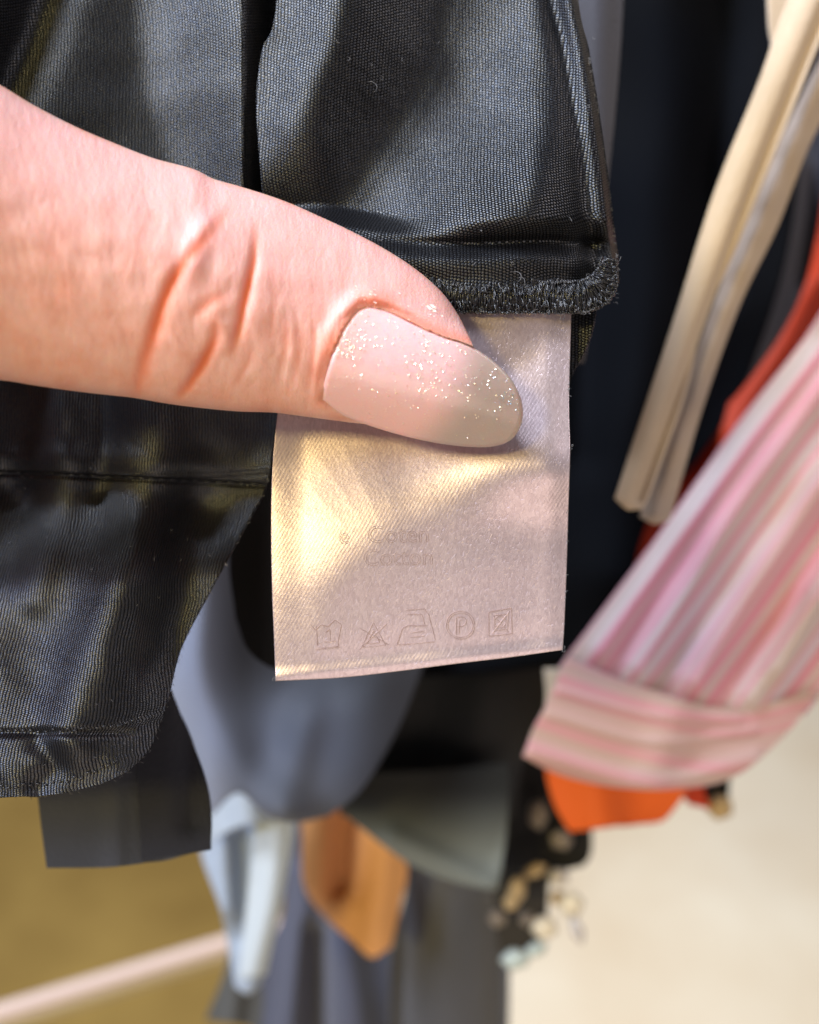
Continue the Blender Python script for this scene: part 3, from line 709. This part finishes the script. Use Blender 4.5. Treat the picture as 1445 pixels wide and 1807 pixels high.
# ------------------------------------------------------------------ hand
TOPC = [(-760, -60), (-500, -30), (-250, 30), (-100, 96), (0, 150), (60, 186), (130, 222), (200, 252), (270, 279), (340, 298), (378, 316), (430, 331), (500, 354), (560, 380),
        (620, 408), (680, 440), (735, 476), (778, 514), (805, 550), (823, 584), (838, 620), (842, 655)]
BOTC = [(-760, 760), (-500, 720), (-250, 680), (-100, 668), (0, 671), (60, 680), (130, 690), (190, 697), (235, 702), (300, 713), (355, 720), (420, 726), (480, 728), (530, 734),
        (590, 742), (640, 748), (690, 752), (730, 752), (775, 744), (808, 726), (830, 700), (842, 655)]
NAIL = [(566, 706), (574, 668), (590, 618), (612, 572), (640, 543), (680, 548), (730, 572), (780, 594), (830, 611), (874, 640), (905, 674), (921, 712), (920, 748), (902, 776), (868, 788), (820, 788), (760, 780), (700, 766), (640, 747), (600, 730)]
NO = catmull(NAIL+[NAIL[0]], 161)
def inside(px, py, poly):
    c = np.zeros(px.shape, bool); n = len(poly)
    for i in range(n-1):
        x1, y1 = poly[i]; x2, y2 = poly[i+1]
        m = ((y1 > py) != (y2 > py)) & (px < (x2-x1)*(py-y1)/(y2-y1+1e-12)+x1); c ^= m
    return c
def nail_sd(px, py):
    d, _, _ = pdist(px, py, NO); return np.where(inside(px, py, NO), d, -d)
NA = np.array([math.cos(math.radians(15)), math.sin(math.radians(15))]); NB = np.array([-NA[1], NA[0]])
def nail_depth(px, py):
    dx, dy = px-745, py-665; a = dx*NA[0]+dy*NA[1]; b = dx*NB[0]+dy*NB[1]
    bb = (b+18)/150.0; k_ = np.where(bb > 0, .64, .40)
    h = .80-k_*np.abs(bb)**2.1-.06*(a/180)**2-.27*np.clip(a/180, -1.2, 1.2)
    return 11.92-h
CREASES = [([(402, 372), (372, 408), (345, 440), (318, 476), (294, 520), (274, 580), (254, 640), (240, 702)], 10, .060),
           ([(451, 405), (449, 450), (441, 492), (430, 540), (420, 585), (408, 622)], 7, .075),
           ([(380, 565), (377, 600), (358, 640), (335, 675), (310, 706)], 8, .060),
           ([(400, 520), (370, 534), (342, 556)], 9, .030),
           ([(446, 610), (438, 640), (415, 680)], 5, .018), ([(500, 560), (503, 610), (490, 670)], 5, .016), ([(525, 570), (530, 620), (512, 690)], 5, .014),
           ([(478, 470), (484, 530), (478, 600)], 5, .010), ([(265, 370), (280, 395)], 10, .012), ([(550, 560), (556, 610), (540, 690)], 5, .013)]
BULGE = [([(365, 400), (342, 460)], 24, .085), ([(410, 420), (405, 480)], 30, .03), ([(385, 545), (380, 560)], 20, .035), ([(395, 580), (398, 610)], 16, .025),
         ([(300, 600), (320, 660)], 34, .02), ([(462, 480), (455, 560)], 22, .02)]
nu, nt = 430, 300
T = catmull(TOPC, nu); B = catmull(BOTC, nu)
th = np.linspace(0, 2*math.pi, nt, endpoint=False)
cx = (T+B)/2; hv = (T-B)/2; hw = np.linalg.norm(hv, axis=1)/150
cdep = np.interp(cx[:, 0], [-760, -300, 0, 400, 700, 842], [9.6, 10.4, 10.9, 11.45, 11.70, 11.82])
px = cx[:, None, 0]+hv[:, None, 0]*np.cos(th)[None]; py = cx[:, None, 1]+hv[:, None, 1]*np.cos(th)[None]
sn = np.sin(th)[None]
front = sn > 0
sup = np.sign(sn)*np.abs(sn)**.85
dz = np.interp(cx[:, 0], [380, 600], [.66, .55])[:, None]*hw[:, None]*sup
dep = cdep[:, None]-dz*np.where(front, 1.0, .75)
win = sst(0, .35, sn)                                   # details live on the side facing the viewer
dsp = 0*px; blush = 0*px
for L, w, a in CREASES:
    dsp = dsp-ridge(px, py, L, w*1.25, a*.75, True); blush = blush+ridge(px, py, L, w*1.3, min(1, a*19), True)
rw = random.Random(5)
for i in range(85):
    x0 = rw.gauss(400, 90) if i < 50 else rw.uniform(20, 600); y0 = rw.uniform(330, 700); L_ = rw.uniform(25, 80); th0 = rw.gauss(1.78, .30) if i % 4 else rw.gauss(.5, .4)
    ln = [(x0-L_/2*math.cos(th0), y0-L_/2*math.sin(th0)), (x0+rw.gauss(0, 3), y0), (x0+L_/2*math.cos(th0+.15), y0+L_/2*math.sin(th0+.15))]
    m_ = (np.abs(px-x0) < 90) & (np.abs(py-y0) < 90); dsp[m_] -= ridge(px[m_], py[m_], ln, rw.uniform(2.5, 4.5), rw.uniform(.0015, .006), True)
for i in range(16):
    x0 = 470+i*8+rw.gauss(0, 2); ln = [(x0+6, 540+rw.gauss(0, 12)), (x0+10, 610), (x0-4, 700+rw.gauss(0, 12))]
    dsp = dsp-ridge(px, py, ln, rw.uniform(2.4, 3.6), rw.uniform(.004, .009), True)
for L, w, a in BULGE: dsp = dsp+ridge(px, py, L, w, a)
dsp = dsp+wob(px, py, 41, 90, .008)+wob(px*1.6, py*.6, 42, 34, .002)
sd = nail_sd(px, py)
fold_on = sst(520, 600, px)
upper = sst(690, 600, py+(px-600)*-.18)
dsp = dsp+fold_on*(.10*np.exp(-((sd+17)/15)**2))*np.clip(upper+.25, 0, 1)*(sd < 3)
dsp = dsp-ridge(px, py, [(640, 528), (610, 540), (585, 600), (575, 660)], 12, .03)
blush = blush+fold_on*.55*np.exp(-((sd+6)/11)**2)*np.clip(upper+.2, 0, 1)+ridge(px, py, [(640, 520), (690, 528)], 16, .35)+ridge(px, py, [(580, 600), (560, 650), (568, 700)], 16, .30)
dep = dep-dsp*win
nd = nail_depth(px, py)
wn = sst(-7, 6, sd)*front
dep = dep*(1-wn)+wn*np.maximum(dep, nd+.012+.05*np.clip(sd/30, 0, 1))
nearc = np.exp(-(np.minimum(sd, 0)/22.0)**2)*(sd <= 0)*fold_on*front*np.clip(upper, 0, 1)
dep = dep*(1-nearc)+np.minimum(dep, nd-.014)*nearc
pale = np.clip(sst(470, 230, py-(px*.42))*.9, 0, 1)*win+.5*ridge(px, py, [(362, 405), (338, 462)], 24, 1.)  # lit upper side and knuckle highlight painted into the skin colour
P = at(px, py, dep)
uvx = np.broadcast_to((cx[:, None, 0]+0*th)/150, px.shape); uvy = np.broadcast_to(th[None]*1.3, px.shape)
uv = np.stack([px/150, py/150+np.where(front, 0, 9)], -1).reshape(-1, 2)
V = P.reshape(-1, 3); F = [f[::-1] for f in grid_faces(nu, nt, 0, True)]
V = np.vstack([V, P[0].mean(0)[None], P[-1].mean(0)[None]]); n0 = nu*nt
for i in range(nt):
    j = (i+1) % nt; F.append([i, j, n0][::-1]); F.append([(nu-1)*nt+i, (nu-1)*nt+j, n0+1])
uv = np.vstack([uv, [[0, 0], [5.6, 4.3]]])
bl = np.r_[np.clip(blush*win, 0, 1).ravel(), 0, 0]; pl = np.r_[np.clip(pale, 0, 1).ravel(), 0, 0]
# index finger behind the cloth, and the palm they both leave from (outside the frame)
def blob(path, radii, n=40):
    Pw = catmull([(a, b, c) for a, b, c in path], n); R = np.interp(np.linspace(0, 1, n), np.linspace(0, 1, len(radii)), radii)/100
    C = at(Pw[:, 0], Pw[:, 1], Pw[:, 2]); th_ = np.linspace(0, 2*math.pi, 36, endpoint=False)
    Tn = np.gradient(C, axis=0); Tn /= np.linalg.norm(Tn, axis=1)[:, None]; A = np.cross(Tn, FW); A /= np.linalg.norm(A, axis=1)[:, None]; Bn = np.cross(Tn, A)
    ring = C[:, None]+R[:, None, None]*(np.cos(th_)[None, :, None]*A[:, None]+np.sin(th_)[None, :, None]*Bn[:, None])
    return ring.reshape(-1, 3), grid_faces(n, 36, 0, True)
for path, radii in (([(-760, 500, 12.6), (-400, 560, 14.4), (0, 600, 15.0), (300, 620, 14.6), (560, 640, 13.9), (780, 655, 13.75)], [1.9, 1.2, .95, .85, .8, .72, .6, .1]),
                    ([(-1500, 600, 12.5), (-1100, 500, 12), (-800, 400, 11.5), (-560, 420, 11.6)], [.3, 3.4, 3.4, 2.6, .4])):
    v2, f2 = blob(path, radii); o0 = len(V); V = np.vstack([V, v2]); F += [[a+o0 for a in f] for f in f2]
    uv = np.vstack([uv, np.random.default_rng(1).uniform(0, 1, (len(v2), 2))*0+3]); bl = np.r_[bl, np.zeros(len(v2))]; pl = np.r_[pl, np.zeros(len(v2))]
HAND = mesh_obj('hand', V, F, M_SKIN, None, uv, cols={'blush': bl, 'pale': pl})
tag(HAND, 'hand with thumb pressing on the care label, pale glittery nail', 'hand')

# thumbnail
ang = np.linspace(0, 2*math.pi, 160, endpoint=False); cen = np.array([750., 668.])
rs = np.linspace(0, 1, 60)**.75
ring = NO[:160]
gx = cen[0]+rs[:, None]*(ring[None, :, 0]-cen[0]); gy = cen[1]+rs[:, None]*(ring[None, :, 1]-cen[1])
edge = sst(.965, 1.0, rs)[:, None]
nd = nail_depth(gx, gy)+.018*edge
Pn = at(gx, gy, nd); Pb = at(gx, gy, nd+.045)
nr = len(rs); Vn = np.vstack([Pn.reshape(-1, 3), Pb.reshape(-1, 3)])
F1 = [f[::-1] for f in grid_faces(nr, 160, 0, True)]; F2 = [f for f in grid_faces(nr, 160, nr*160, True)]
F3 = []
for i in range(160):
    j = (i+1) % 160; a = (nr-1)*160; F3.append([a+i, a+j, nr*160+a+j, nr*160+a+i])
dx, dy = gx-745, gy-665; aa = dx*NA[0]+dy*NA[1]; bb = dx*NB[0]+dy*NB[1]
free = sst(25, 115, aa+.0016*bb**2*np.where(bb > 0, 2.2, .5)*1.0)
warm = np.clip(sst(-10, 85, bb)+.8*sst(-70, -170, aa), 0, 1)
cn = lambda q: np.r_[q.ravel(), q.ravel()]
un = np.stack([gx/150, gy/150], -1).reshape(-1, 2)
NL = mesh_obj('thumbnail', Vn, F1+F2+F3, M_NAIL, HAND, np.vstack([un, un]), cols={'free_edge': cn(free), 'warm': cn(warm)})
NL['label'] = 'long almond thumbnail with sheer pink polish and gold glitter'
V, F, hue = [], [], []
clusters = [((608, 610), 18, 170, .35), ((770, 668), 32, 120, .45), ((735, 640), 90, 420, .4), ((898, 705), 10, 46, .95), ((870, 680), 24, 36, .8), ((860, 730), 40, 34, .4), ((650, 690), 50, 26, .2)]
for (c0, c1), sg, n, hu in clusters:
    for i in range(n):
        x = random.gauss(c0, sg); y = random.gauss(c1, sg*.8)
        if nail_sd(np.array([x]), np.array([y]))[0] < 5: continue
        r = random.choice((.5, .6, .6, .7, .8, 1.2)); d = float(nail_depth(np.array([x]), np.array([y]))[0])-.006
        C = at(x, y, d); nrm = -FW+.55*UP-.25*RT+np.array([random.gauss(0, .38) for _ in range(3)]); nrm /= np.linalg.norm(nrm)
        A = np.cross(nrm, UP); A /= np.linalg.norm(A); Bv = np.cross(nrm, A); o0 = len(V)
        for k in range(5):
            t = 2*math.pi*k/5; V.append(C+r/15000*(math.cos(t)*A+math.sin(t)*Bv)); hue.append(min(1, max(0, random.gauss(hu, .2))))
        F.append([o0+k for k in range(5)])
tag(mesh_obj('nail_glitter', V, F, M_FLECK, NL, smooth=False, cols={'hue': hue}), kind='stuff')
# dry skin flakes by the nail fold
M_FLK = soft_cloth('dry_skin', (.85, .74, .70), .5, .4); V, F = [], []
for i in range(34):
    big = i < 3
    x, y = ((764+random.gauss(0, 4), 545+random.gauss(0, 3)) if big else (random.uniform(620, 815), 0))
    if not big: y = 505+(x-620)*.38+random.gauss(0, 14)
    # front surface depth near this point
    k = np.argmin(np.where(front, (px-x)**2+(py-y)**2, 1e9)); d = dep.ravel()[k]-.008
    C = at(x, y, d); o0 = len(V); n = 7; R = (random.uniform(3, 5) if big else random.uniform(.8, 2.2))/15000; a0 = random.uniform(0, 6)
    for q in range(n):
        t = 2*math.pi*q/n; rr = R*random.uniform(.5, 1.2); V.append(C+rr*(1.6*math.cos(t)*(RT*math.cos(.4)-UP*math.sin(.4))+.6*math.sin(t)*UP)+(-FW)*random.uniform(0, .00006))
    F.append([o0+q for q in range(n)][::-1])
tag(mesh_obj('skin_flakes', V, F, M_FLK, HAND, np.zeros((len(V), 2)), smooth=False), kind='stuff')
